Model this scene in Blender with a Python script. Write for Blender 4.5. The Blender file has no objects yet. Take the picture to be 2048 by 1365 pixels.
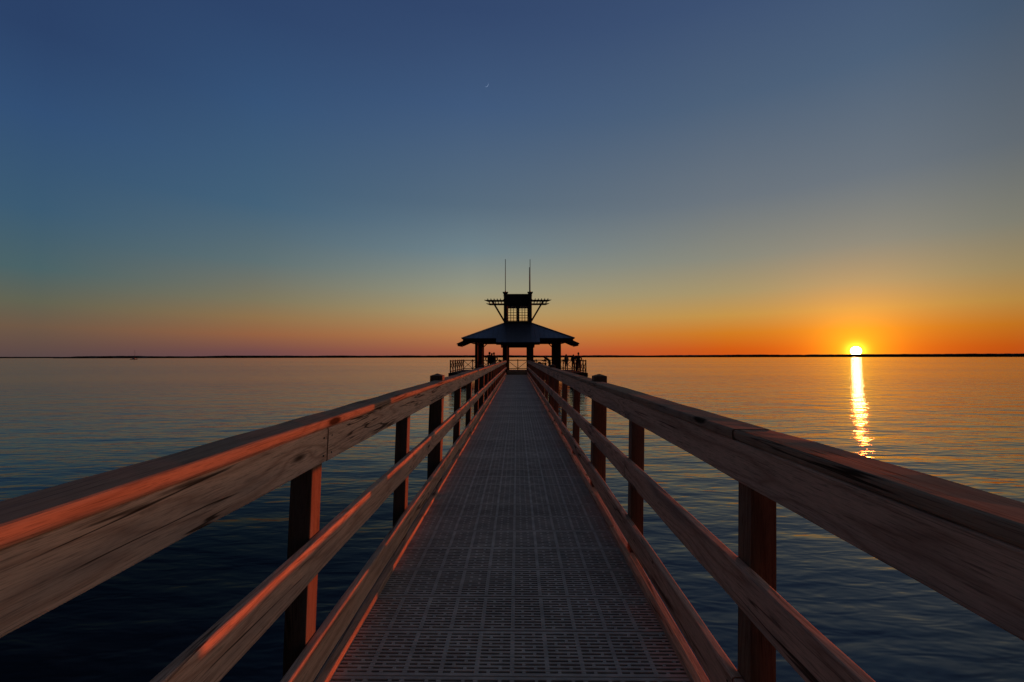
import bpy, bmesh, math, random
from mathutils import Vector, Matrix, noise
random.seed(7)
R = math.radians
sc = bpy.context.scene
COL = sc.collection

# ------------------------------------------------------------------ camera
CAM_H = 1.333
cd = bpy.data.cameras.new('camera'); cam = bpy.data.objects.new('camera', cd); COL.objects.link(cam)
cd.sensor_width = 36; cd.lens = 869/2048*36; cd.clip_start = 0.02; cd.clip_end = 60000
CM = (Matrix.Rotation(R(0.66), 4, 'Z') @ Matrix.Rotation(R(90+2.12), 4, 'X') @ Matrix.Rotation(R(-0.09), 4, 'Z'))
cam.matrix_world = Matrix.Translation((0, 0, CAM_H)) @ CM
sc.camera = cam
def ray(px, py):                       # world direction of a photograph pixel
    return (CM.to_3x3() @ Vector((px-1024, 682.5-py, -869))).normalized()
SUN = ray(1712, 702.5)
SUN_EL, SUN_AZ = math.asin(SUN.z), math.atan2(SUN.x, SUN.y)

# ------------------------------------------------------------------ world
def lin(c, k=1.0):
    o = []
    for v in c:
        v /= 255.0
        o.append(k*(v/12.92 if v <= .04045 else ((v+.055)/1.055)**2.4))
    return (*o, 1)
W = bpy.data.worlds.new('World'); sc.world = W; W.use_nodes = True
nt = W.node_tree; nt.nodes.clear()
def N(tree, t, **kw):
    n = tree.nodes.new(t)
    for k, v in kw.items():
        if k.startswith('i_'): n.inputs[k[2:].replace('_', ' ')].default_value = v
        else: setattr(n, k, v)
    return n
def M(tree, op, a, b=None, c=None, clamp=False):
    n = tree.nodes.new('ShaderNodeMath'); n.operation = op; n.use_clamp = clamp
    for i, v in enumerate((a, b, c)):
        if v is None: continue
        if isinstance(v, (int, float)): n.inputs[i].default_value = v
        else: tree.links.new(v, n.inputs[i])
    return n.outputs[0]
def VM(tree, op, a, b=None):
    n = tree.nodes.new('ShaderNodeVectorMath'); n.operation = op
    for i, v in enumerate((a, b)):
        if v is None: continue
        if isinstance(v, (tuple, list, Vector)): n.inputs[i].default_value = v
        else: tree.links.new(v, n.inputs[i])
    return n
def ramp(tree, fac, stops, interp='EASE'):
    n = tree.nodes.new('ShaderNodeValToRGB'); cr = n.color_ramp; cr.interpolation = interp
    while len(cr.elements) < len(stops): cr.elements.new(0.5)
    for e, (p, c) in zip(cr.elements, stops): e.position = p; e.color = c
    if fac is not None: tree.links.new(fac, n.inputs[0])
    return n.outputs[0]
def mix(tree, f, a, b, mode='MIX'):
    n = tree.nodes.new('ShaderNodeMix'); n.data_type = 'RGBA'; n.blend_type = mode
    for s, v in ((n.inputs[0], f), (n.inputs[6], a), (n.inputs[7], b)):
        if isinstance(v, (int, float)): s.default_value = v
        elif isinstance(v, tuple): s.default_value = v
        else: tree.links.new(v, s)
    return n.outputs[2]
def mrange(tree, v, a, b, c=0.0, d=1.0, smooth=True):
    n = tree.nodes.new('ShaderNodeMapRange'); n.interpolation_type = 'SMOOTHSTEP' if smooth else 'LINEAR'
    tree.links.new(v, n.inputs[0])
    for i, x in enumerate((a, b, c, d)): n.inputs[i+1].default_value = x
    return n.outputs[0]
tc = N(nt, 'ShaderNodeTexCoord')
dirn = VM(nt, 'NORMALIZE', tc.outputs['Generated']).outputs[0]
sep = N(nt, 'ShaderNodeSeparateXYZ'); nt.links.new(dirn, sep.inputs[0])
elev = M(nt, 'DIVIDE', M(nt, 'ARCSINE', M(nt, 'ABSOLUTE', sep.outputs[2])), R(60))
hor = VM(nt, 'NORMALIZE', VM(nt, 'MULTIPLY', dirn, (1, 1, 0)).outputs[0]).outputs[0]
azd = M(nt, 'MULTIPLY', M(nt, 'ARCCOSINE', VM(nt, 'DOT_PRODUCT', hor, Vector((SUN.x, SUN.y, 0)).normalized()).outputs['Value']), 57.2958)
gam = M(nt, 'MULTIPLY', M(nt, 'ARCCOSINE', M(nt, 'MINIMUM', VM(nt, 'DOT_PRODUCT', dirn, SUN).outputs['Value'], 1.0)), 57.2958)
def sky(stops): return ramp(nt, elev, [(e*(.85 if e < 9 else .85+.13*min(1, (e-9)/12))/60, lin(c)) for e, c in stops], 'LINEAR')
s86 = sky([(0, (88,71,71)), (1.1, (97,76,70)), (3.3, (110,88,70)), (5.9, (98,99,82)), (9.3, (75,99,103)), (14.4, (60,91,115)), (21.5, (50,79,117)), (28, (43,66,104)), (45, (40,60,98))])
s69 = sky([(0, (108,72,75)), (.9, (117,76,73)), (3.1, (148,97,66)), (5.4, (143,113,76)), (7.8, (125,118,93)), (12.3, (94,112,115)), (18, (68,98,122)), (28, (54,83,120)), (36, (46,69,107)), (50, (42,62,100))])
s44 = sky([(0, (155,85,65)), (1, (166,95,66)), (3.6, (184,126,76)), (6.9, (174,150,104)), (10, (152,150,126)), (15, (112,131,138)), (20, (87,108,126)), (31, (64,89,124)), (40, (51,72,109)), (55, (44,63,100))])
s12 = sky([(0, (200,80,22)), (1, (205,88,20)), (3.3, (206,122,34)), (5.8, (195,148,74)), (9, (168,149,106)), (13, (138,138,124)), (19, (107,117,126)), (29, (77,97,122)), (38, (61,81,115)), (55, (46,65,102))])
base = mix(nt, mrange(nt, azd, 12, 44, smooth=False), s12, s44)
base = mix(nt, mrange(nt, azd, 44, 69, smooth=False), base, s69)
base = mix(nt, mrange(nt, azd, 69, 86, smooth=False), base, s86)
def glow(col, width, power=1.0):
    e = M(nt, 'EXPONENT', M(nt, 'MULTIPLY', M(nt, 'POWER', M(nt, 'DIVIDE', gam, width), power), -1))
    return mix(nt, 1.0, e, (*col, 1), 'MULTIPLY')
tot = base
for g in (glow((.60, .15, .004), 5.2, 1.3), glow((.70, .46, .008), 2.0, 1.2), glow((1.7, 1.2, .08), .75, 2.0)):
    tot = mix(nt, 1.0, tot, g, 'ADD')
disc = mrange(nt, gam, .49, .41)
tot = mix(nt, 1.0, tot, mix(nt, 1.0, disc, (24, 20, 10, 1), 'MULTIPLY'), 'ADD')
# the sky round the rest of the compass: a broad peach glow added right of the sun to light the left railing, dim blue in the east, neutral zenith
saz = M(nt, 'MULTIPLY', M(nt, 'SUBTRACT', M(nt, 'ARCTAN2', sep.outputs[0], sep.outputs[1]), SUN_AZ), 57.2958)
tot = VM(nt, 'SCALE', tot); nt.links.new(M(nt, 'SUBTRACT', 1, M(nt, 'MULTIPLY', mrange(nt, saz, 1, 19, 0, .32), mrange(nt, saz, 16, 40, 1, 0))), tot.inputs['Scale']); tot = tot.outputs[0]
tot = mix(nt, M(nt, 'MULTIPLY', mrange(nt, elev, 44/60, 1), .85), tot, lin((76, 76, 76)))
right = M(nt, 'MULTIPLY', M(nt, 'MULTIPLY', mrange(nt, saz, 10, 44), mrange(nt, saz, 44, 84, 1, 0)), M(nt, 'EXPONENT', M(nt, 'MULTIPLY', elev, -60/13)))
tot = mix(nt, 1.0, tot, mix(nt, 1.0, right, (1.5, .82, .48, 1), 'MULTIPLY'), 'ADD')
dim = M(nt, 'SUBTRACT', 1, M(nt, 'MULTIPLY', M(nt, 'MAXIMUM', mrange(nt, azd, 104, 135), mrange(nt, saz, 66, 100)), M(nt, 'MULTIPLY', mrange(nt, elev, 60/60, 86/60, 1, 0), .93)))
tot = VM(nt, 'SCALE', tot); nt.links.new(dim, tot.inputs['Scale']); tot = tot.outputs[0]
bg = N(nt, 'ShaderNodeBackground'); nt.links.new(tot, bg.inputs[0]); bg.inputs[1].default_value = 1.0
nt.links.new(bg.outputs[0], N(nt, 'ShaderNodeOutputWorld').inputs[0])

# ------------------------------------------------------------------ sun lamp, exposure
sd = bpy.data.lights.new('sun_lamp', 'SUN'); sd.energy = 2.6; sd.color = (1.0, .115, .012); sd.angle = R(.5)
so = bpy.data.objects.new('sun_lamp', sd); COL.objects.link(so)
so.rotation_euler = (-SUN).to_track_quat('-Z', 'Y').to_euler()
sc.view_settings.view_transform = 'Standard'; sc.view_settings.look = 'None'
sc.view_settings.exposure = 0; sc.view_settings.gamma = 1
sc.render.engine = 'CYCLES'
sc.cycles.use_denoising = True; sc.cycles.denoising_prefilter = 'ACCURATE'
sc.cycles.max_bounces = 6
sc.cycles.sample_clamp_indirect = 4; sc.cycles.sample_clamp_direct = 40

# ------------------------------------------------------------------ helpers
def tag(o, label=None, cat=None, group=None, kind=None):
    for k, v in (('label', label), ('category', cat), ('group', group), ('kind', kind)):
        if v: o[k] = v
    return o
def empty(name, loc=(0, 0, 0), rz=0):
    o = bpy.data.objects.new(name, None); COL.objects.link(o); o.location = loc; o.rotation_euler.z = rz
    o.empty_display_size = .2
    return o
def obj(name, bm, mat, parent=None, smooth=False, loc=None):
    me = bpy.data.meshes.new(name); bmesh.ops.recalc_face_normals(bm, faces=bm.faces[:]); bm.to_mesh(me); bm.free()
    if mat: me.materials.append(mat)
    if smooth:
        for p in me.polygons: p.use_smooth = True
    o = bpy.data.objects.new(name, me); COL.objects.link(o)
    if parent: o.parent = parent
    if loc: o.location = loc
    return o
def cp(o, parent, loc=None, name=None):
    c = o.copy(); COL.objects.link(c); c.parent = parent
    if loc is not None: c.location = loc
    return c
def box(bm, x0, x1, y0, y1, z0, z1, bev=0):
    vs = [bm.verts.new((x, y, z)) for x in (x0, x1) for y in (y0, y1) for z in (z0, z1)]
    fs = [(0,1,3,2), (4,6,7,5), (0,4,5,1), (2,3,7,6), (0,2,6,4), (1,5,7,3)]
    f = [bm.faces.new([vs[i] for i in q]) for q in fs]
    if bev:
        es = list({e for q in f for e in q.edges})
        bmesh.ops.bevel(bm, geom=es, offset=bev, segments=2, affect='EDGES', profile=.6)
def beam(bm, a, b, w, h, up=(0, 0, 1), taper=1.0):   # square bar from a to b
    a, b = Vector(a), Vector(b); d = (b-a).normalized(); u = Vector(up)
    s = d.cross(u)
    if s.length < 1e-4: s = Vector((1, 0, 0))
    s.normalize(); t = s.cross(d)
    rings = []
    for p, k in ((a, 1), (b, taper)):
        rings.append([bm.verts.new(p+s*(i*w/2*k)+t*(j*h/2*k)) for i, j in ((-1,-1), (1,-1), (1,1), (-1,1))])
    for i in range(4):
        bm.faces.new((rings[0][i], rings[0][(i+1) % 4], rings[1][(i+1) % 4], rings[1][i]))
    bm.faces.new(rings[0]); bm.faces.new(rings[1][::-1])
def tube(bm, pts, rads, n=8):
    pts = [Vector(p) for p in pts]; prev = None
    for k, (p, r) in enumerate(zip(pts, rads)):
        d = (pts[min(k+1, len(pts)-1)]-pts[max(k-1, 0)]).normalized()
        s = d.cross(Vector((0, 1, 0))) if abs(d.y) < .9 else d.cross(Vector((1, 0, 0)))
        s.normalize(); t = d.cross(s)
        ring = [bm.verts.new(p+s*(r*math.cos(6.2832*i/n))+t*(r*math.sin(6.2832*i/n))) for i in range(n)]
        if prev:
            for i in range(n): bm.faces.new((prev[i], prev[(i+1) % n], ring[(i+1) % n], ring[i]))
        else: bm.faces.new(ring[::-1])
        prev = ring
    bm.faces.new(prev)
LEAN = .023
def plank(bm, axis, u0, u1, v0, v1, t0, t1, rad=.006, warp=.0022, lean=LEAN, seed=0, step=.12):
    """rounded, slightly warped timber. axis 'Y': u=x v=z t=y ; axis 'Z': u=x v=y t=z"""
    sec = []
    for cx, cy, a0 in ((u1-rad, v1-rad, 0), (u0+rad, v1-rad, 90), (u0+rad, v0+rad, 180), (u1-rad, v0+rad, 270)):
        for k in range(3):
            a = R(a0+45*k); sec.append((cx, cy, math.cos(a), math.sin(a)))
    n = max(2, int((t1-t0)/step)); prev = None
    for i in range(n+1):
        t = t0+(t1-t0)*i/n; ring = []
        wu = warp*noise.noise((t*.9, seed*3.7, 1.1)); wv = warp*noise.noise((t*.9, seed*3.7, 9.3))
        for j, (cx, cy, ca, sa) in enumerate(sec):
            rr = rad*(1+.5*noise.noise((t*3, seed+j//3*5.1, 4.2)))
            u, v = cx+wu+ca*rr, cy+wv+sa*rr
            p = (u+lean*v, t, v) if axis == 'Y' else (u+lean*t, v, t)
            ring.append(bm.verts.new(p))
        m = len(sec)
        if prev:
            for j in range(m): bm.faces.new((prev[j], prev[(j+1) % m], ring[(j+1) % m], ring[j]))
        else: bm.faces.new(ring)
        prev = ring
    bm.faces.new(prev)

# ------------------------------------------------------------------ materials
def mat(name, col=(.5, .5, .5), rough=.6, metal=0, ior=None):
    m = bpy.data.materials.new(name); m.use_nodes = True
    b = m.node_tree.nodes['Principled BSDF']
    b.inputs['Base Color'].default_value = (*col, 1); b.inputs['Roughness'].default_value = rough; b.inputs['Metallic'].default_value = metal
    if ior: b.inputs['IOR'].default_value = ior
    return m, m.node_tree, b
def wood(name, light, mid, dark, axis='Y', knots=True, bump=.6, grey=(.25, .215, .19), greyamt=.32):
    m, t, b = mat(name, light, .85); b.inputs['Specular IOR Level'].default_value = .08
    co = t.nodes.new('ShaderNodeTexCoord'); oi = t.nodes.new('ShaderNodeObjectInfo')
    off = VM(t, 'MULTIPLY', oi.outputs['Random'], (0, 0, 0)); t.links.new(oi.outputs['Random'], off.inputs[0]); off.inputs[1].default_value = (31, 57, 43)
    p = VM(t, 'ADD', co.outputs['Object'], off.outputs[0]).outputs[0]
    def sc_(s):
        a, c = s
        return VM(t, 'MULTIPLY', p, {'Y': (c, a, c), 'Z': (c, c, a), 'X': (a, c, c)}[axis]).outputs[0]
    def nz(vec, scale, det=3, rough=.6, dist=0):
        n = N(t, 'ShaderNodeTexNoise'); n.inputs['Scale'].default_value = scale; n.inputs['Detail'].default_value = det
        n.inputs['Roughness'].default_value = rough; n.inputs['Distortion'].default_value = dist; t.links.new(vec, n.inputs['Vector']); return n.outputs[0]
    # knots : sparse cells, they also bend the rings
    vo = N(t, 'ShaderNodeTexVoronoi'); vo.inputs['Scale'].default_value = 1.0; vo.inputs['Randomness'].default_value = .9
    t.links.new(sc_((1.25, 5.0)), vo.inputs['Vector'])
    kd = vo.outputs['Distance']
    bend = M(t, 'MULTIPLY', M(t, 'EXPONENT', M(t, 'MULTIPLY', kd, -5.0)), .9 if knots else .2)
    rings = M(t, 'ADD', nz(sc_((.32, 6.5)), 1.0, 2, .5, .3), M(t, 'MULTIPLY', bend, .35))
    r1 = M(t, 'PINGPONG', M(t, 'MULTIPLY', rings, 24.0), 1.0)
    r1 = M(t, 'POWER', r1, 2.6)
    fine = nz(sc_((9, 280)), 1.0, 4, .72)
    fib = nz(sc_((30, 650)), 1.0, 2, .6)
    blot = nz(sc_((.9, 5)), 1.0, 4, .6)
    c = mix(t, M(t, 'MULTIPLY', r1, .85), (*light, 1), (*mid, 1))
    c = mix(t, mrange(t, fine, .49, .68, 0, .65), c, (*dark, 1))
    c = mix(t, M(t, 'MULTIPLY', mrange(t, blot, .45, .72), greyamt*2), c, (*grey, 1))
    streak = nz(sc_((.75, 15)), 1.0, 7, .70, .8)
    c = mix(t, mrange(t, streak, .585, .70, 0, .9), c, (dark[0]*.55, dark[1]*.5, dark[2]*.5, 1))
    c = mix(t, mrange(t, fib, .40, .7, 0, .25), c, (dark[0], dark[1], dark[2], 1))
    chk = M(t, 'ABSOLUTE', M(t, 'SUBTRACT', nz(sc_((.55, 13)), 1.0, 3, .55, .3), .5))
    crack = M(t, 'MULTIPLY', mrange(t, chk, .016, .004), mrange(t, nz(sc_((1.1, 3)), 1.0, 2), .5, .6))
    c = mix(t, M(t, 'MULTIPLY', crack, .9), c, (dark[0]*.25, dark[1]*.22, dark[2]*.2, 1))
    if knots:
        c = mix(t, mrange(t, kd, .11, .05), c, (dark[0]*.3, dark[1]*.26, dark[2]*.24, 1))
    t.links.new(c, b.inputs['Base Color'])
    bp = N(t, 'ShaderNodeBump'); bp.inputs['Strength'].default_value = bump; bp.inputs['Distance'].default_value = .00035
    h = M(t, 'ADD', M(t, 'MULTIPLY', fine, .7), M(t, 'ADD', M(t, 'MULTIPLY', fib, .5), M(t, 'ADD', M(t, 'MULTIPLY', streak, -.9), M(t, 'MULTIPLY', crack, -1.5))))
    t.links.new(h, bp.inputs['Height']); t.links.new(bp.outputs[0], b.inputs['Normal'])
    return m
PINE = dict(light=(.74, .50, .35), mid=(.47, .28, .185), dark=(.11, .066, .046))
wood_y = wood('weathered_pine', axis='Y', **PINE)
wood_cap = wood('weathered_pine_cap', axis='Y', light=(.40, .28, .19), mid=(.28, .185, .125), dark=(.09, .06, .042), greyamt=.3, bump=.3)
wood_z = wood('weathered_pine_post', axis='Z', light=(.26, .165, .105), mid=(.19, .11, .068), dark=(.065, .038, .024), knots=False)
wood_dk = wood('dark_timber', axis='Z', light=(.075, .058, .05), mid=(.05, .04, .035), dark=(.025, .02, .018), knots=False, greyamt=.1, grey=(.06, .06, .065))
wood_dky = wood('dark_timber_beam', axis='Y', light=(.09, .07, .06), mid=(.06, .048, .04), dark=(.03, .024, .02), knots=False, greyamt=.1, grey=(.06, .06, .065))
def noisy(name, c0, c1, scale, rough=.6, bump=0, metal=0, vary=0):
    m, t, b = mat(name, c0, rough, metal)
    co = t.nodes.new('ShaderNodeTexCoord')
    n = N(t, 'ShaderNodeTexNoise'); n.inputs['Scale'].default_value = scale; n.inputs['Detail'].default_value = 5
    t.links.new(co.outputs['Object'], n.inputs['Vector'])
    col = mix(t, mrange(t, n.outputs[0], .35, .68), (*c0, 1), (*c1, 1))
    if vary:                                              # each copy a little lighter or darker, plus dirt in the world's own pattern
        oi = t.nodes.new('ShaderNodeObjectInfo'); ge = t.nodes.new('ShaderNodeNewGeometry')
        d = N(t, 'ShaderNodeTexNoise'); d.inputs['Scale'].default_value = 2.3; d.inputs['Detail'].default_value = 6; t.links.new(ge.outputs['Position'], d.inputs['Vector'])
        f = M(t, 'MULTIPLY', M(t, 'ADD', 1-vary/2, M(t, 'MULTIPLY', oi.outputs['Random'], vary)), mrange(t, d.outputs[0], .3, .7, .86, 1.08))
        sc1 = VM(t, 'SCALE', col); t.links.new(f, sc1.inputs['Scale']); col = sc1.outputs[0]
    t.links.new(col, b.inputs['Base Color'])
    if bump:
        bp = N(t, 'ShaderNodeBump'); bp.inputs['Strength'].default_value = .5; bp.inputs['Distance'].default_value = bump
        t.links.new(n.outputs[0], bp.inputs['Height']); t.links.new(bp.outputs[0], b.inputs['Normal'])
    return m
plastic = noisy('grey_deck_plastic', (.38, .372, .325), (.52, .51, .445), 9, .62, .0006, vary=.35)
nail_m = noisy('rusty_nail', (.02, .016, .013), (.05, .03, .02), 300, .5)
roof_m = noisy('blue_metal_roof', (.06, .08, .12), (.08, .10, .14), 3, .38, 0, .3)
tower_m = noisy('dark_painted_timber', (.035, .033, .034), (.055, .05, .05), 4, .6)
metal_m = noisy('dark_metal', (.03, .03, .033), (.05, .05, .05), 20, .45, 0, .6)
woods_m = noisy('far_woods_foliage', (.012, .014, .010), (.03, .03, .018), .03, .9)
land_m = noisy('far_bank_soil', (.03, .025, .02), (.05, .04, .03), .02, .9)

# water
def water_mat():
    m, t, b = mat('river_water')
    t.nodes.remove(b)
    di = N(t, 'ShaderNodeBsdfDiffuse'); di.inputs[0].default_value = (.006, .008, .011, 1)
    gl = N(t, 'ShaderNodeBsdfAnisotropic'); gl.distribution = 'BECKMANN'; gl.inputs['Roughness'].default_value = .13; gl.inputs[0].default_value = (1, 1, 1, 1)
    fr = N(t, 'ShaderNodeFresnel'); fr.inputs[0].default_value = 1.7
    # skylight far from the sun's bearing is polarised upright, so steep reflections of it are weak (Brewster)
    ge = t.nodes.new('ShaderNodeNewGeometry'); se = t.nodes.new('ShaderNodeSeparateXYZ'); t.links.new(ge.outputs['Incoming'], se.inputs[0])
    hv = VM(t, 'NORMALIZE', VM(t, 'MULTIPLY', ge.outputs['Incoming'], (1, 1, 0)).outputs[0]).outputs[0]
    cs = VM(t, 'DOT_PRODUCT', hv, Vector((SUN.x, SUN.y, 0)).normalized()).outputs['Value']
    pol = M(t, 'MULTIPLY', M(t, 'SUBTRACT', 1, M(t, 'MULTIPLY', cs, cs)), .88)
    ff = M(t, 'MULTIPLY', fr.outputs[0], M(t, 'SUBTRACT', 1, M(t, 'MULTIPLY', pol, mrange(t, se.outputs[2], .10, .36))))
    ms = N(t, 'ShaderNodeMixShader')
    for a, o in ((ff, 0), (di.outputs[0], 1), (gl.outputs[0], 2)): t.links.new(a, ms.inputs[o])
    t.links.new(ms.outputs[0], t.nodes['Material Output'].inputs[0])
    co = t.nodes.new('ShaderNodeTexCoord')
    def nz(sx, sy, rot, det, rough=.5, dist=0):
        mp = N(t, 'ShaderNodeMapping'); mp.inputs['Rotation'].default_value = (0, 0, R(rot)); mp.inputs['Scale'].default_value = (sx, sy, 1)
        t.links.new(co.outputs['Object'], mp.inputs['Vector'])
        n = N(t, 'ShaderNodeTexNoise'); n.inputs['Scale'].default_value = 1; n.inputs['Detail'].default_value = det
        n.inputs['Roughness'].default_value = rough; n.inputs['Distortion'].default_value = dist
        t.links.new(mp.outputs[0], n.inputs['Vector']); return n.outputs[0]
    calm = mrange(t, nz(.012, .035, 12, 2), .3, .65, .55, 1.1)
    h = M(t, 'MULTIPLY', nz(.29, .66, -6, 1), .105)
    h = M(t, 'ADD', h, M(t, 'MULTIPLY', nz(.72, 2.0, 9, 1, .5, .4), .046))
    h = M(t, 'ADD', h, M(t, 'MULTIPLY', nz(2.0, 5.4, -12, 2, .5, .3), .026))
    h = M(t, 'ADD', h, M(t, 'MULTIPLY', nz(5, 12, 6, 1, .5, .3), .003))
    h = M(t, 'MULTIPLY', h, calm)
    bp = N(t, 'ShaderNodeBump'); bp.inputs['Strength'].default_value = 1; bp.inputs['Distance'].default_value = 1
    t.links.new(h, bp.inputs['Height'])
    for n in (di, gl, fr): t.links.new(bp.outputs[0], n.inputs['Normal'])
    return m
water_m = water_mat()

# ------------------------------------------------------------------ water and far shore
WZ = -1.02
bm = bmesh.new()
S = 26000
vs = [bm.verts.new(p) for p in ((-S, -S, 0), (S, -S, 0), (S, S, 0), (-S, S, 0))]; bm.faces.new(vs)
tag(obj('water', bm, water_m, loc=(0, 0, WZ)), kind='structure')
def shore(az0, az1, dist, depth, hfun, name, m, n, flat):
    """a bank of land or woods along an arc, with a ragged top and real depth"""
    bm = bmesh.new(); rows = []
    for i in range(n+1):
        az = R(az0+(az1-az0)*i/n); row = []
        for k, (dd, hk) in enumerate(((0, 0), (0, .82), (.12, .95), (.45, 1.0), (.8, .9), (1, 0))):
            d = dist+depth*dd+ (0 if flat else 25*noise.noise((i*.05, k, 2)))
            h = hfun(i, k)*hk
            row.append(bm.verts.new((d*math.sin(az), d*math.cos(az), WZ-.3+h)))
        rows.append(row)
    for a, b in zip(rows, rows[1:]):
        for k in range(5): bm.faces.new((a[k], b[k], b[k+1], a[k+1]))
    for r in (rows[0], rows[-1]): bm.faces.new(r)
    return obj(name, bm, m)
def fb(x, s): return sum(noise.noise((x*f, s, f))/a for f, a in ((.02, 1), (.06, 1.6), (.21, 2.6), (.6, 4)))
tag(shore(-47.2, 75, 2500, 500, lambda i, k: 1.6, 'far_shore', land_m, 300, True), kind='structure')
def woods_h(i, k):
    az = -47+122*i/2600
    h = 8.8+4.0*min(1, max(0, (az+47)/22))+2.6*fb(i*.35, k*.3)+1.2*noise.noise((i*.9, k, 8))
    if az > 40: h += .8*min(1, (az-40)/6)
    return max(3, h*min(1, .55+(az+47)/5))
tag(shore(-47, 75, 2540, 300, woods_h, 'far_shore_woods', woods_m, 2600, False), 'dark strip of woods along the far river bank under the sunset', 'woods', kind='stuff')
tag(shore(-75, -46, 5200, 600, lambda i, k: 10+3*fb(i*.5, k), 'distant_woods', woods_m, 500, False), 'thin low strip of distant woods at the left end of the horizon', 'woods', kind='stuff')

# ------------------------------------------------------------------ pier walkway
XL, XR = -.785, .738
walk = tag(empty('pier_walkway', (0, 0, 0)), 'long narrow pier walkway of grey slotted deck panels leading to the pavilion', 'pier')
PIT = .3048
def panel_bm():
    bm = bmesh.new(); L = PIT-.004; n = 12; edge = .012; pitch = (L-2*edge)/n; slot = pitch*.42; z0, z1 = -.028, 0
    w = XR-XL-.004; x0 = XL+.002
    y = 0; ys = []
    for k in range(n):
        sy = edge+k*pitch+(pitch-slot)/2; ys.append((sy, sy+slot))
    cuts = [0]+[v for s in ys for v in s]+[L]
    for k in range(0, len(cuts), 2):
        a, b = cuts[k], cuts[k+1]
        c = .0018
        pr = [(a, z0), (a, z1-c), (a+c, z1), (b-c, z1), (b, z1-c), (b, z0)]
        A = [bm.verts.new((x0, p, q)) for p, q in pr]; B = [bm.verts.new((x0+w, p, q)) for p, q in pr]
        for i in range(5): bm.faces.new((A[i], A[i+1], B[i+1], B[i]))
        bm.faces.new(A); bm.faces.new(B)
    cols = 10; cw = w/cols
    for k, (a, b) in enumerate(ys):
        for c in range(cols+1):
            cx = x0+c*cw; hw = .0095
            xa, xb = max(x0, cx-hw), min(x0+w, cx+hw)
            box(bm, xa, xb, a-.0005, b+.0005, z0, z1-.0004)
            if c < cols:
                f = 1/3 if k % 2 == 0 else 2/3
                bx = cx+cw*f; box(bm, bx-.007, bx+.007, a-.0005, b+.0005, z0, z1-.0002)
    return bm
Y_SEAM = 1.868
k0, k1 = -10, 100
p0 = obj('deck_panel', panel_bm(), plastic, walk, loc=(0, Y_SEAM-PIT, 0))
for k in range(0, 99):
    c = cp(p0, walk, (random.uniform(-.0015, .0015), Y_SEAM+k*PIT+random.uniform(-.0012, .0012), random.uniform(-.0018, .0008)))
    c.rotation_euler = (R(random.uniform(-.35, .35)), 0, R(random.uniform(-.06, .06)))
bm = bmesh.new()
for k in list(range(k0, -1))+list(range(99, k1+1)):
    me = p0.data; n0 = len(bm.verts); bm.from_mesh(me); bm.verts.ensure_lookup_table()
    for v in bm.verts[n0:]: v.co.y += Y_SEAM+k*PIT
tag(obj('deck_panel', bm, plastic, walk), kind='stuff')
Y0, Y1 = Y_SEAM+k0*PIT, Y_SEAM+(k1+1)*PIT
for x in (XL-.075, -.02, XR+.03):
    bm = bmesh.new(); plank(bm, 'Y', x, x+.045, -.31, -.031, Y0, Y1, lean=0, step=1.0); obj('stringer', bm, wood_y, walk)
jb = bmesh.new(); box(jb, XL-.028, XR+.028, -.02, .02, -.20, -.0305); j0 = obj('joist', jb, wood_z, walk, loc=(0, Y_SEAM, 0))
for k in range(1, 76): cp(j0, walk, (0, Y_SEAM-.3+k*.406, 0))
# edge cleats
for x, h, y0, y1, s in ((-.772, .040, Y0, 3.62, 1), (-.772, .034, 3.64, 7.9, 2), (-.772, .038, 7.92, 20, 3), (-.772, .038, 20.02, Y1, 4),
                     (.708, .031, Y0, 3.4, 5), (.708, .033, 3.41, 8.1, 6), (.708, .031, 8.12, 20, 7), (.708, .031, 20.02, Y1, 8)):
    bm = bmesh.new(); w = .036
    x0 = x-w if x < 0 else x
    plank(bm, 'Y', x0, x0+w, .0015, h, y0, y1, rad=.003, warp=.0015, lean=0, seed=s*11); obj('edge_cleat', bm, wood_y, walk)

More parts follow.
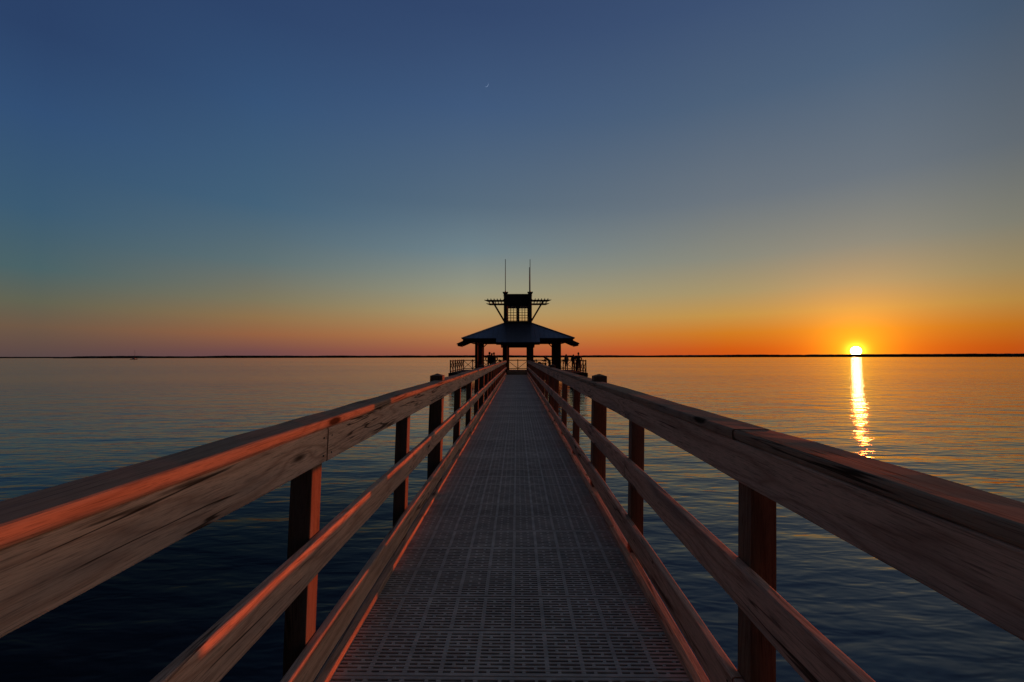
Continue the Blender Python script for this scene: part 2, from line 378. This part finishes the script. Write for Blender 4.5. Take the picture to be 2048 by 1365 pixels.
# ------------------------------------------------------------------ railings
def rail_ys(c0, d): return [c0+d*k for k in range(-2, 21)]
LY, RY = rail_ys(1.81, 1.53), rail_ys(1.58, 1.56)
def railing(side, ys, label):
    t = tag(empty('pier_railing', (0, 0, 0)), label, 'railing', 'railings along the walkway')
    s = -1 if side == 'L' else 1
    xi = -.809 if s < 0 else .751
    th = .038
    def span(d0, d1): return (xi-d1, xi-d0) if s < 0 else (xi+d0, xi+d1)
    if s < 0: zc, zt, zm, zb = (1.040, 1.079), (.902, 1.0395), (.462, .606), (.047, .189)
    else:     zc, zt, zm, zb = (1.035, 1.073), (.896, 1.0345), (.470, .609), (.064, .204)
    yend = ys[-1]+.25
    sd = [0]
    def run(name, joints, d0, d1, z, m, rad=.006):
        for a, b in zip(joints, joints[1:]):
            sd[0] += 1
            bm = bmesh.new(); u0, u1 = span(d0, d1)
            dz = random.uniform(-.0015, .0015); dx = random.uniform(-.0008, .0008)
            yc = (a+b)/2
            plank(bm, 'Y', u0+dx, u1+dx, z[0]+dz*.2, z[1]+dz, a+.0025-yc, b-.0025-yc, rad=rad, seed=sd[0]*1.7+(50 if s > 0 else 0))
            o = obj(name, bm, m, t, loc=(0, yc, 0))
            if b < 8:
                for yy in (a+.035, b-.035):
                    if yy < .4 or name == 'rail_cap': continue
                    for zz in (z[0]+.03, z[1]-.035):
                        nb = bmesh.new(); xf = (u1 if s < 0 else u0)+LEAN*zz+dx
                        tube(nb, [(xf-.004, yy-yc, zz), (xf+.0025*(-s), yy-yc, zz)] if s > 0 else [(xf-.003, yy-yc, zz), (xf+.0025, yy-yc, zz)], [.0042, .0042], 10)
                        obj('nail', nb, nail_m, o)
    def joints(first, per): return [ys[0]-.15]+[ys[i] for i in range(first, len(ys)-1, per)]+[yend]
    run('rail_cap', joints(3 if s < 0 else 2, 2), -.0015, .139, zc, wood_cap, .009)
    run('top_rail', joints(2 if s < 0 else 3, 2), 0, th, zt, wood_y)
    run('middle_rail', joints(3, 2), 0, th, zm, wood_y)
    run('toe_board', joints(4 if s < 0 else 2, 2), 0, th, zb, wood_y)
    pb = bmesh.new(); u0, u1 = span(th+.0015, th+.0905)
    plank(pb, 'Z', u0, u1, -.0445, .0445, -.46, zc[0]-.002, rad=.004, warp=.003)
    pile_i = {4, 8, 12, 16, 20, 0}
    first = None
    for i, y in enumerate(ys):
        if i in pile_i: continue
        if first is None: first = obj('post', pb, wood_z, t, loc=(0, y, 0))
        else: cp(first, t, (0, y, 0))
    # square piles, notched round the cap, run down into the water and carry the walkway
    q = bmesh.new(); u0, u1 = span(th+.0015, th+.1415)
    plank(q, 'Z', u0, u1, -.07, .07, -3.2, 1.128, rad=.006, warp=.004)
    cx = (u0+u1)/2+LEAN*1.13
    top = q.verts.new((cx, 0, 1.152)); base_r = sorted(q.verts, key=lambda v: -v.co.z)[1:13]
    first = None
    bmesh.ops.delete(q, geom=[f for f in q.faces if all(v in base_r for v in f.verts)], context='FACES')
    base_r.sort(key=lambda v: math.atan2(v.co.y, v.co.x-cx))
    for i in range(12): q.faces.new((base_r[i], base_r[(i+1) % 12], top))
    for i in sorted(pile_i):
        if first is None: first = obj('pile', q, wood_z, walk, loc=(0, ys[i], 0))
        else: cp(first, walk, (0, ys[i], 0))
    return t
railing('L', LY, 'wooden railing left of the walkway with sunlit orange edges')
railing('R', RY, 'shaded dark brown wooden railing right of the walkway, nearest the sun')

# ------------------------------------------------------------------ end platform
PX, PY0, PY1, CX, CY = 5.85, 36.8, 46.2, .08, 41.0
plat = tag(empty('pier_platform', (CX, CY, 0)), 'wide dark timber platform on piles at the far end of the pier', 'platform')
bm = bmesh.new()
nb = 66
for k in range(nb):
    y0 = PY0-CY+(PY1-PY0)*k/nb
    box(bm, -PX, PX, y0+.003, y0+(PY1-PY0)/nb-.003, -.045, -.004)
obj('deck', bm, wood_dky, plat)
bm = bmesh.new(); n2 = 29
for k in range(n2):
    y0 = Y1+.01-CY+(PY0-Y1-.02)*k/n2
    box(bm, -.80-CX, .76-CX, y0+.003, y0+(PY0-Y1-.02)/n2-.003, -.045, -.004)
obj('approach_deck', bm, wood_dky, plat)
for a in ((-PX, PX, PY0-CY-.05, PY0-CY-.002), (-PX, PX, PY1-CY+.002, PY1-CY+.05), (-PX-.05, -PX-.002, PY0-CY, PY1-CY), (PX+.002, PX+.05, PY0-CY, PY1-CY)):
    bm = bmesh.new(); box(bm, *a, -.34, -.012); obj('fascia', bm, wood_dky, plat)
for y in (-4.0, -2, 0, 2, 4.2):
    bm = bmesh.new(); box(bm, -PX+.02, PX-.02, y-.08, y+.08, -.6, -.345); obj('pile_cap', bm, wood_dky, plat)
q = bmesh.new(); tube(q, [(0, 0, -3.2), (0, 0, -.61)], [.17, .15], 12)
first = None
for y in (-4.0, -2, 0, 2, 4.2):
    for x in (-5.5, -3.2, -1, 1, 3.2, 5.5):
        if first is None: first = obj('pile', q, wood_dk, plat, True, loc=(x, y, 0))
        else: cp(first, plat, (x, y, 0))
# railing round three sides
pr = tag(empty('platform_railing', (CX, CY, 0)), 'dark platform railing with crossed braces round the back and sides of the platform', 'railing')
ry0, ry1, rx = PY0-CY+.15, PY1-CY-.1, PX-.1
pb = bmesh.new(); box(pb, -.045, .045, -.045, .045, -.004, 1.10, .006); post0 = obj('post', pb, wood_dk, pr, loc=(-rx, ry0, 0))
def bay(a, b, kind):
    a, b = Vector(a), Vector(b); d = (b-a).normalized(); a2, b2 = a+d*.048, b-d*.048
    for nm, z, w, h in (('top_rail', 1.0, .05, .09), ('bottom_rail', .12, .045, .07)):
        bm = bmesh.new(); beam(bm, a2+Vector((0, 0, z)), b2+Vector((0, 0, z)), w, h); obj(nm, bm, wood_dky, pr)
    bm = bmesh.new()
    if kind in 'X\\': beam(bm, a2+Vector((0, 0, .94)), b2+Vector((0, 0, .17)), .035, .05)
    if kind in 'X/': 
        n = Vector((-d.y, d.x, 0))*(.037 if kind == 'X' else 0)
        beam(bm, a2+n+Vector((0, 0, .17)), b2+n+Vector((0, 0, .94)), .035, .05)
    obj('cross_brace', bm, wood_dky, pr)
xs = [-rx, -rx+.95, -rx+1.9, -rx+2.85, -rx+3.8, -1.08, 0, 1.08, rx-3.8, rx-2.85, rx-1.9, rx-.95, rx]
for i, x in enumerate(xs):
    cp(post0, pr, (x, ry1, 0))
    if i < len(xs)-1: bay((x, ry1, 0), (xs[i+1], ry1, 0), '\\' if xs[i] == -1.08 else '/' if xs[i] == 0 else 'X')
nys = 6
for sx in (-rx, rx):
    for k in range(nys):
        y = ry0+(ry1-ry0)*k/nys; y2 = ry0+(ry1-ry0)*(k+1)/nys
        if not (sx < 0 and k == 0): cp(post0, pr, (sx, y, 0))
        bay((sx, y, 0), (sx, y2, 0), 'X')

# ------------------------------------------------------------------ pavilion
pav = tag(empty('pavilion', (CX, CY, 0)), 'dark open pavilion with hipped metal roof and small tower at the pier end', 'pavilion')
EA, TR, ZE, ZT, WING, WH = 4.72, 1.30, 2.92, 4.43, .82, 1.80
SL = (ZT-ZE)/(EA-TR)
def column(name, x, y, w, z0=0, z1=2.66, collar=True):
    bm = bmesh.new(); box(bm, x-w/2, x+w/2, y-w/2, y+w/2, z0, z1, .012)
    box(bm, x-w/2-.04, x+w/2+.04, y-w/2-.04, y+w/2+.04, z0+.001, z0+.9, .01) if collar else None
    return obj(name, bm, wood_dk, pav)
CC = 3.58
for x in (-CC, CC):
    for y in (-CC, -1.25, 1.25, CC): column('column', x, y, .23, collar=False)
    for y in (-CC,): column('column', x*1.0, y+.45, .2, collar=False)
for y in (-4.85, 4.85):
    for x in (-1.08, 1.1): column('column', x, y, .36, 0, 2.36, collar=False)
for y in (-CC, CC):
    for x in (-1.2, 1.2): column('column', x, y, .23, collar=False)
# ring beams with knee braces
for s in (-1, 1):
    bm = bmesh.new(); box(bm, -CC-.2, CC+.2, s*CC-.1, s*CC+.1, 2.655, 2.93); obj('ring_beam', bm, wood_dky, pav)
    bm = bmesh.new(); box(bm, s*CC-.098, s*CC+.098, -CC-.2, CC+.2, 2.66, 2.925); obj('ring_beam', bm, wood_dky, pav)
    bm = bmesh.new(); box(bm, -1.46, 1.46, s*4.85-.1, s*4.85+.1, 2.35, 2.64); obj('wing_beam', bm, wood_dky, pav)
    for x in (-CC, CC):
        for e in (-1, 1):
            if x*e > 0: continue
            bm = bmesh.new(); beam(bm, (x+e*.05, s*CC, 2.35), (x+e*.42, s*CC, 2.7), .09, .09); obj('knee_brace', bm, wood_dky, pav)
# roof : four hip planes with a wing let down from the middle of each side, standing seams
def roof_bm():
    bm = bmesh.new(); th = .07
    def slab(poly, d):
        A = [bm.verts.new(p) for p in poly]; B = [bm.verts.new((p[0], p[1], p[2]-d)) for p in poly]
        bm.faces.new(A); bm.faces.new(B[::-1]); n = len(A)
        for i in range(n): bm.faces.new((A[i], A[(i+1) % n], B[(i+1) % n], B[i]))
    for k in range(4):
        rot = Matrix.Rotation(k*math.pi/2, 4, 'Z')
        zw = ZE-SL*WING; yw = EA+WING
        poly = [(-TR, -TR, ZT), (TR, -TR, ZT), (EA, -EA, ZE), (WH, -EA, ZE), (WH, -yw, zw), (-WH, -yw, zw), (-WH, -EA, ZE), (-EA, -EA, ZE)]
        slab([rot @ Vector(p) for p in poly], th)
        x = -EA+.2
        while x < EA:                                         # standing seams
            yt = max(TR, abs(x)); yb = yw if abs(x) < WH else EA
            a, b = Vector((x, -yt, ZT-SL*(yt-TR)+.01)), Vector((x, -yb, ZT-SL*(yb-TR)+.01))
            if (a-b).length > .2: beam(bm, rot @ a, rot @ b, .03, .04)
            x += .4
        beam(bm, rot @ Vector((-TR, -TR, ZT+.02)), rot @ Vector((-EA, -EA, ZE+.02)), .12, .06)
    return bm
obj('roof', roof_bm(), roof_m, pav)
for k in range(4):                                            # eaves boards and rafter tails under the wings
    rot = Matrix.Rotation(k*math.pi/2, 4, 'Z'); zw = ZE-SL*WING
    for x in (-WH+.06, -WH*.33, WH*.33, WH-.06):
        bm = bmesh.new(); beam(bm, rot @ Vector((x, -CC, ZT-SL*(CC-TR)-.16)), rot @ Vector((x, -EA-WING+.14, zw-.16+SL*.14)), .09, .17); obj('rafter', bm, wood_dky, pav)
    bm = bmesh.new(); beam(bm, rot @ Vector((-WH+.02, -EA-WING+.10, zw-.15)), rot @ Vector((WH-.02, -EA-WING+.10, zw-.15)), .04, .15); obj('wing_fascia', bm, wood_dky, pav)
    bm = bmesh.new(); beam(bm, rot @ Vector((-EA+.1, -EA+.12, ZE-.15)), rot @ Vector((EA-.1, -EA+.12, ZE-.15)), .06, .14); obj('eaves_board', bm, wood_dky, pav)
# tower
T0, T1 = 4.25, 7.16
def frame_rect(bm, x0, x1, y, z0, z1, w, d):
    for a in ((x0, x0+w, z0, z1), (x1-w, x1, z0, z1), (x0+w, x1-w, z0, z0+w), (x0+w, x1-w, z1-w, z1)):
        box(bm, a[0], a[1], y-d/2, y+d/2, a[2], a[3])
tp = bmesh.new(); box(tp, -.15, .15, -.15, .15, T0-.4, 7.10, .01); 
box(tp, -.19, .19, -.19, .19, 6.55, 6.66, .01); box(tp, -.18, .18, -.18, .18, 7.101, 7.2, .01); box(tp, -.22, .22, -.22, .22, 7.201, 7.26, .01); box(tp, -.25, .25, -.25, .25, 7.261, 7.32, .01)
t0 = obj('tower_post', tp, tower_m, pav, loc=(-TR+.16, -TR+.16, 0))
for x, y in ((1, -1), (-1, 1), (1, 1)): cp(t0, pav, (x*(TR-.16), y*(TR-.16), 0))
for k in range(4):
    rot = Matrix.Rotation(k*math.pi/2, 4, 'Z'); yy = -(TR-.16)
    bm = bmesh.new(); box(bm, -TR+.315, TR-.315, yy-.05, yy+.05, 6.22, 7.08); box(bm, -TR+.315, TR-.315, yy-.09, yy+.09, 7.081, 7.14)
    box(bm, -TR+.315, TR-.315, yy-.08, yy-.052, 6.3, 6.36); box(bm, -.05, .05, yy-.075, yy-.052, 6.37, 7.07)
    bm.transform(rot); obj('tower_panel', bm, tower_m, pav)
    bm = bmesh.new(); box(bm, -TR+.315, TR-.315, yy-.06, yy+.06, T0, 4.60); bm.transform(rot); obj('tower_sill', bm, tower_m, pav)
    bm = bmesh.new(); box(bm, -.085, .085, yy-.055, yy+.055, 4.602, 6.218); bm.transform(rot); obj('window_mullion', bm, tower_m, pav)
    for s in (-1, 1):
        bm = bmesh.new(); x0, x1 = sorted((s*.088, s*(TR-.318)))
        frame_rect(bm, x0, x1, yy, 4.604, 6.216, .055, .07)
        iw = (x1-x0-.11)
        for c in (1, 2):
            xx = x0+.055+iw*c/3; box(bm, xx-.016, xx+.016, yy-.018, yy+.018, 4.66, 6.16)
        for r in range(1, 6):
            zz = 4.66+1.5*r/6; box(bm, x0+.055, x1-.055, yy-.014, yy+.014, zz-.014, zz+.014)
        bm.transform(rot); obj('lattice_window', bm, tower_m, pav)
bm = bmesh.new(); box(bm, -TR+.2, TR-.2, -TR+.2, TR-.2, 6.05, 6.12); obj('tower_ceiling', bm, tower_m, pav)
# pergola arms left and right : two beams front and back, slats across, braces
for sx in (-1, 1):
    for y in (-TR-.02, TR+.02):
        bm = bmesh.new()
        pts = [(TR-.02, 6.40), (2.72, 6.40), (3.08, 6.55), (3.08, 6.58), (TR-.02, 6.58)]
        A = [bm.verts.new((sx*x, y-.045, z)) for x, z in pts]; B = [bm.verts.new((sx*x, y+.045, z)) for x, z in pts]
        bm.faces.new(A); bm.faces.new(B[::-1])
        for i in range(5): bm.faces.new((A[i], A[(i+1) % 5], B[(i+1) % 5], B[i]))
        obj('pergola_beam', bm, tower_m, pav)
        bm = bmesh.new(); beam(bm, (sx*2.28, y, 6.42), (sx*(TR-.02), y, 4.72), .09, .12); obj('pergola_brace', bm, tower_m, pav)
    for k in range(5):
        x = sx*(TR+.29+k*.29); bm = bmesh.new()
        box(bm, x-.03, x+.03, -TR-.30, TR+.30, 6.581, 6.67); obj('pergola_slat', bm, tower_m, pav)
for x, y, zt in ((-TR+.16, -TR+.16, 10.38), (TR-.16, -TR+.16, 10.36), (TR-.16, TR-.16, 10.1)):
    bm = bmesh.new(); tube(bm, [(x, y, 7.3), (x, y, 7.45), (x, y, 7.46), (x, y, 9.0), (x, y, zt)], [.06, .05, .036, .032, .026], 8); obj('lightning_rod', bm, metal_m, pav, True)

# ------------------------------------------------------------------ platform furniture
def table(x, y, label):
    t = tag(empty('picnic_table', (x, y, 0)), label, 'table')
    bm = bmesh.new()
    for k in range(5): box(bm, -.36, .36, -.36+k*.146, -.36+k*.146+.138, .74, .785, .004)
    obj('table_top', bm, wood_dky, t)
    for sx in (-1, 1):
        for sy in (-1, 1):
            bm = bmesh.new(); beam(bm, (sx*.31, sy*.3, -.003), (sx*.28, sy*.27, .739), .07, .07); obj('leg', bm, wood_dk, t)
    bm = bmesh.new(); beam(bm, (-.28, 0, .69), (.28, 0, .69), .05, .07); obj('brace', bm, wood_dk, t)
table(2.35, 40.0, 'small dark table with straight legs standing on the platform right of the walkway')

# ------------------------------------------------------------------ people
def cloth(name, c): return noisy(name, c, tuple(v*1.5 for v in c), 30, .85)
skin_m = noisy('skin', (.32, .2, .14), (.38, .25, .18), 40, .55)
def person(loc, rz, height, pose, shirt, trousers, hair, label, cap=False, group=None):
    k = height/1.75
    t = tag(empty('person', loc, rz), label, 'person', group or 'people on the pier platform')
    P = {'pelvis': (0, 0, .95), 'waist': (0, .0, 1.10), 'chest': (0, .0, 1.32), 'neckb': (0, .0, 1.46), 'neck': (0, .015, 1.53),
         'hl': (-.1, 0, .9), 'kl': (-.12, .02, .5), 'al': (-.13, -.02, .09), 'tl': (-.14, .13, .035),
         'hr': (.1, 0, .9), 'kr': (.12, .02, .5), 'ar': (.13, -.02, .09), 'tr': (.14, .13, .035),
         'sl': (-.19, 0, 1.42), 'el': (-.26, -.01, 1.14), 'wl': (-.25, .08, .9), 'sr': (.19, 0, 1.42), 'er': (.26, -.01, 1.14), 'wr': (.25, .08, .9)}
    P.update(pose)
    rad = {'pelvis': (.175, .135), 'waist': (.165, .125), 'chest': (.195, .14), 'neckb': (.11, .09), 'neck': (.065, .065), 'hl': (.105, .11), 'hr': (.105, .11),
           'kl': (.075, .078), 'kr': (.075, .078), 'al': (.052, .055), 'ar': (.052, .055), 'tl': (.048, .034), 'tr': (.048, .034),
           'sl': (.085, .085), 'sr': (.085, .085), 'el': (.058, .058), 'er': (.058, .058), 'wl': (.036, .036), 'wr': (.036, .036)}
    E = [('pelvis', 'waist'), ('waist', 'chest'), ('chest', 'neckb'), ('neckb', 'neck'), ('pelvis', 'hl'), ('hl', 'kl'), ('kl', 'al'), ('al', 'tl'),
         ('pelvis', 'hr'), ('hr', 'kr'), ('kr', 'ar'), ('ar', 'tr'), ('chest', 'sl'), ('sl', 'el'), ('el', 'wl'), ('chest', 'sr'), ('sr', 'er'), ('er', 'wr')]
    names = list(P); me = bpy.data.meshes.new('person_body')
    me.from_pydata([Vector(P[n])*k for n in names], [(names.index(a), names.index(b)) for a, b in E], [])
    o = bpy.data.objects.new('tmp', me); COL.objects.link(o)
    md = o.modifiers.new('s', 'SKIN'); md.use_smooth_shade = True
    for i, n in enumerate(names):
        me.skin_vertices[0].data[i].radius = (rad[n][0]*k, rad[n][1]*k); me.skin_vertices[0].data[i].use_root = (n == 'pelvis')
    o.modifiers.new('d', 'SUBSURF').levels = 1
    ev = o.evaluated_get(bpy.context.evaluated_depsgraph_get()); bm = bmesh.new(); bm.from_mesh(bpy.data.meshes.new_from_object(ev))
    bpy.data.objects.remove(o)
    # hands: palm, five curled fingers
    for w, e, sx in (('wl', 'el', -1), ('wr', 'er', 1)):
        a = Vector(P[w])*k; d = (a-Vector(P[e])*k).normalized(); side = d.cross(Vector((0, 0, 1)) if abs(d.z) < .9 else Vector((0, 1, 0))).normalized(); nrm = side.cross(d)
        tube(bm, [a-d*.02, a+d*.04, a+d*.09], [.028*k, .036*k, .034*k], 8)
        for f, (off, ln) in enumerate(((-.03, .07), (-.01, .082), (.01, .078), (.03, .062))):
            b = a+d*.085+side*off*k; tube(bm, [b, b+d*ln*.5, b+d*ln*.85-nrm*.02], [.0095, .009, .007], 6)
        b = a+d*.03+side*-.03*k*sx; tube(bm, [b, b+(d*.6-side*sx*.6).normalized()*.035, b+d*.06-side*sx*.035], [.012, .011, .009], 6)
    # head on the neck, with brow, nose, jaw, ears
    nk = Vector(P['neck'])*k; up = (nk-Vector(P['neckb'])*k).normalized()
    hc = nk+up*.115*k+Vector((0, .01, 0))
    hb = bmesh.new(); bmesh.ops.create_icosphere(hb, subdivisions=3, radius=1)
    for v in hb.verts:
        c = v.co; x, y, z = c
        w = .078*(1-.22*max(0, -z)); c.x = x*w; c.y = y*.097; c.z = z*.118
        if y > .3 and abs(x) < .25 and -.45 < z < .15: c.y += .018*(1-abs(x)/.25)
        if y > .5 and .05 < z < .3 and abs(x) > .15: c.y -= .008
        if abs(x) > .93 and abs(z) < .3: c.x *= 1.16
        if y > .4 and z < -.6: c.y += .01
        v.co = hc+c*k*1.1
    tmp = bpy.data.meshes.new('head'); hb.to_mesh(tmp); hb.free(); bm.from_mesh(tmp)
    # skin, shirt, trousers, shoes by height along the figure
    o = obj('body', bm, skin_m, t, True)
    for m in (shirt, trousers, nail_m): o.data.materials.append(m)
    for p in o.data.polygons:
        z = p.center.z/k; h = (p.center-nk).length/k
        inarm = any((p.center-Vector(P[w])*k).length < .13*k for w in ('wl', 'wr'))
        p.material_index = 3 if z < .08 else 2 if z < P['pelvis'][2]+.03 and not inarm else 0 if (inarm or p.center.z > nk.z-.02*k and h < .33) else 1
    hr = bmesh.new(); bmesh.ops.create_icosphere(hr, subdivisions=2, radius=1)
    for v in hr.verts:
        x, y, z = v.co
        if z < (-.05 if y > .1 else -.7): v.co.z = (-.05 if y > .1 else -.7)
        v.co = hc+Vector((v.co.x*.086, v.co.y*.1-.012, v.co.z*.125+.012))*k*1.1
    if cap: 
        tube(hr, [hc+Vector((0, .02, .05))*k, hc+Vector((0, .12, .045))*k, hc+Vector((0, .17, .03))*k], [.08*k, .075*k, .05*k], 10)
    obj('cap' if cap else 'hair', hr, hair, t, True)
    return t
navy, black, char, brown, olive, teal = (cloth('navy_cloth', (.02, .024, .045)), cloth('black_cloth', (.012, .012, .013)), cloth('charcoal_cloth', (.03, .03, .034)),
    cloth('brown_cloth', (.06, .035, .025)), cloth('olive_cloth', (.04, .04, .025)), cloth('teal_cloth', (.03, .055, .065)))
hair_m = cloth('dark_hair', (.015, .01, .008))
hug_r = {'er': (.38, .08, 1.2), 'wr': (.30, .25, 1.28)}
hug_l = {'el': (-.38, .08, 1.2), 'wl': (-.30, .25, 1.28)}
yy = 41.0
person((-2.62, yy, 0), R(-20), 1.80, {'el': (-.36, -.05, 1.16), 'wl': (-.3, .02, .98), **hug_r}, navy, black, hair_m, 'person in a cap standing at the left of the huddled trio by the left columns', True)
person((-2.38, yy+.32, 0), R(150), 1.70, {}, black, char, hair_m, 'person half hidden in the middle of the huddled trio by the left columns')
person((-2.16, yy, 0), R(25), 1.76, {'er': (.34, -.03, 1.16), 'wr': (.3, .08, 1.0), **hug_l}, char, navy, hair_m, 'person in dark clothes standing at the right of the huddled trio')
bend = {'waist': (0, .1, 1.08), 'chest': (0, .28, 1.22), 'neckb': (0, .40, 1.28), 'neck': (0, .46, 1.32), 'sl': (-.19, .36, 1.27), 'el': (-.24, .5, 1.04), 'wl': (-.18, .68, 1.02),
        'sr': (.19, .36, 1.27), 'er': (.24, .5, 1.04), 'wr': (.18, .68, 1.02)}
person((3.12, 41.6, 0), R(60), 1.68, bend, teal, black, hair_m, 'person bending forward beside the right hand columns')
lean = {'el': (-.28, .12, 1.14), 'wl': (-.2, .3, 1.06), 'er': (.28, .12, 1.14), 'wr': (.2, .3, 1.06)}
person((4.85, 42.8, 0), R(30), 1.58, {}, olive, navy, hair_m, 'slim person in an olive top standing just right of the columns')
person((5.22, 40.4, 0), R(-25), 1.54, {'chest': (0, .03, 1.32), **lean}, navy, brown, hair_m, 'short broad person in navy standing second from the right railing end')
person((5.42, 38.5, 0), R(-20), 1.72, lean, char, brown, hair_m, 'tallest person on the right, standing nearest the front corner of the platform railing')

# ------------------------------------------------------------------ boat and moon
def at(px, py, dist):
    d = ray(px, py); return Vector((0, 0, CAM_H))+d*(dist/d.y)
hull_m = noisy('red_hull_paint', (.30, .05, .03), (.36, .07, .04), 3, .4)
white_m = noisy('white_boat_paint', (.5, .48, .45), (.6, .58, .55), 3, .4)
bp = at(268, 718.6, 560)
boat = tag(empty('sailboat', (bp.x, bp.y, WZ), R(12)), 'small red hulled sailboat with bare mast anchored far out on the left', 'sailboat')
bm = bmesh.new(); prev = None
for i in range(13):
    s = i/12; x = -4.2+8.4*s; w = 1.25*math.sin(math.pi*min(1, .25+.75*s))**.7 if s < 1 else .02; w = max(w, .03); sh = .75+.35*s*s
    ring = [bm.verts.new((x, w*math.cos(a), (sh if a in (0, math.pi) else sh*(1-math.sin(a))-.35*math.sin(a)*(1-.5*s)))) for a in [math.pi*j/8 for j in range(9)]]
    if prev:
        for j in range(8): bm.faces.new((prev[j], prev[j+1], ring[j+1], ring[j]))
        bm.faces.new((prev[0], ring[0], ring[8], prev[8]))
    else: bm.faces.new(ring)
    prev = ring
bm.faces.new(prev); obj('hull', bm, hull_m, boat, True)
bm = bmesh.new(); box(bm, -1.8, 1.4, -.7, .7, .8, 1.5, .15); obj('cabin', bm, white_m, boat)
bm = bmesh.new(); tube(bm, [(.6, 0, .9), (.6, 0, 7), (.6, 0, 12.5)], [.12, .1, .07]); obj('mast', bm, metal_m, boat, True)
bm = bmesh.new(); tube(bm, [(.5, 0, 2.2), (-3.4, 0, 2.35)], [.11, .09]); obj('boom', bm, white_m, boat, True)
bm = bmesh.new(); tube(bm, [(.6, 0, 12.4), (4.1, 0, 1.1)], [.02, .02], 5); tube(bm, [(.6, 0, 12.4), (-4.1, 0, .9)], [.02, .02], 5); obj('stay', bm, metal_m, boat)
# moon : thin crescent
mm, mt, mb = mat('moonlight', (0, 0, 0), 1); mb.inputs['Emission Color'].default_value = lin((140, 162, 196)); mb.inputs['Emission Strength'].default_value = 1.0
D = 20000; d = ray(972, 169); c = Vector((0, 0, CAM_H))+d*D
rm = D*4.0/869; bm = bmesh.new()
rx_ = d.cross(Vector((0, 0, 1))).normalized(); rz_ = rx_.cross(d)
rows = []
n = 24
for i in range(n+1):
    a = R(-118+150*i/n)
    th = .13*math.sin(math.pi*i/n)*rm+.5
    def pt(r, o): return c+(rx_*math.cos(a)+rz_*math.sin(a))*r+d*o
    rows.append([bm.verts.new(pt(rm-th, 0)), bm.verts.new(pt(rm-th/2, -th/2)), bm.verts.new(pt(rm, 0)), bm.verts.new(pt(rm-th/2, th/2))])
for a_, b_ in zip(rows, rows[1:]):
    for j in range(4): bm.faces.new((a_[j], a_[(j+1) % 4], b_[(j+1) % 4], b_[j]))
bm.faces.new(rows[0]); bm.faces.new(rows[-1])
tag(obj('moon', bm, mm), 'thin pale crescent moon high in the dusk sky', 'moon')
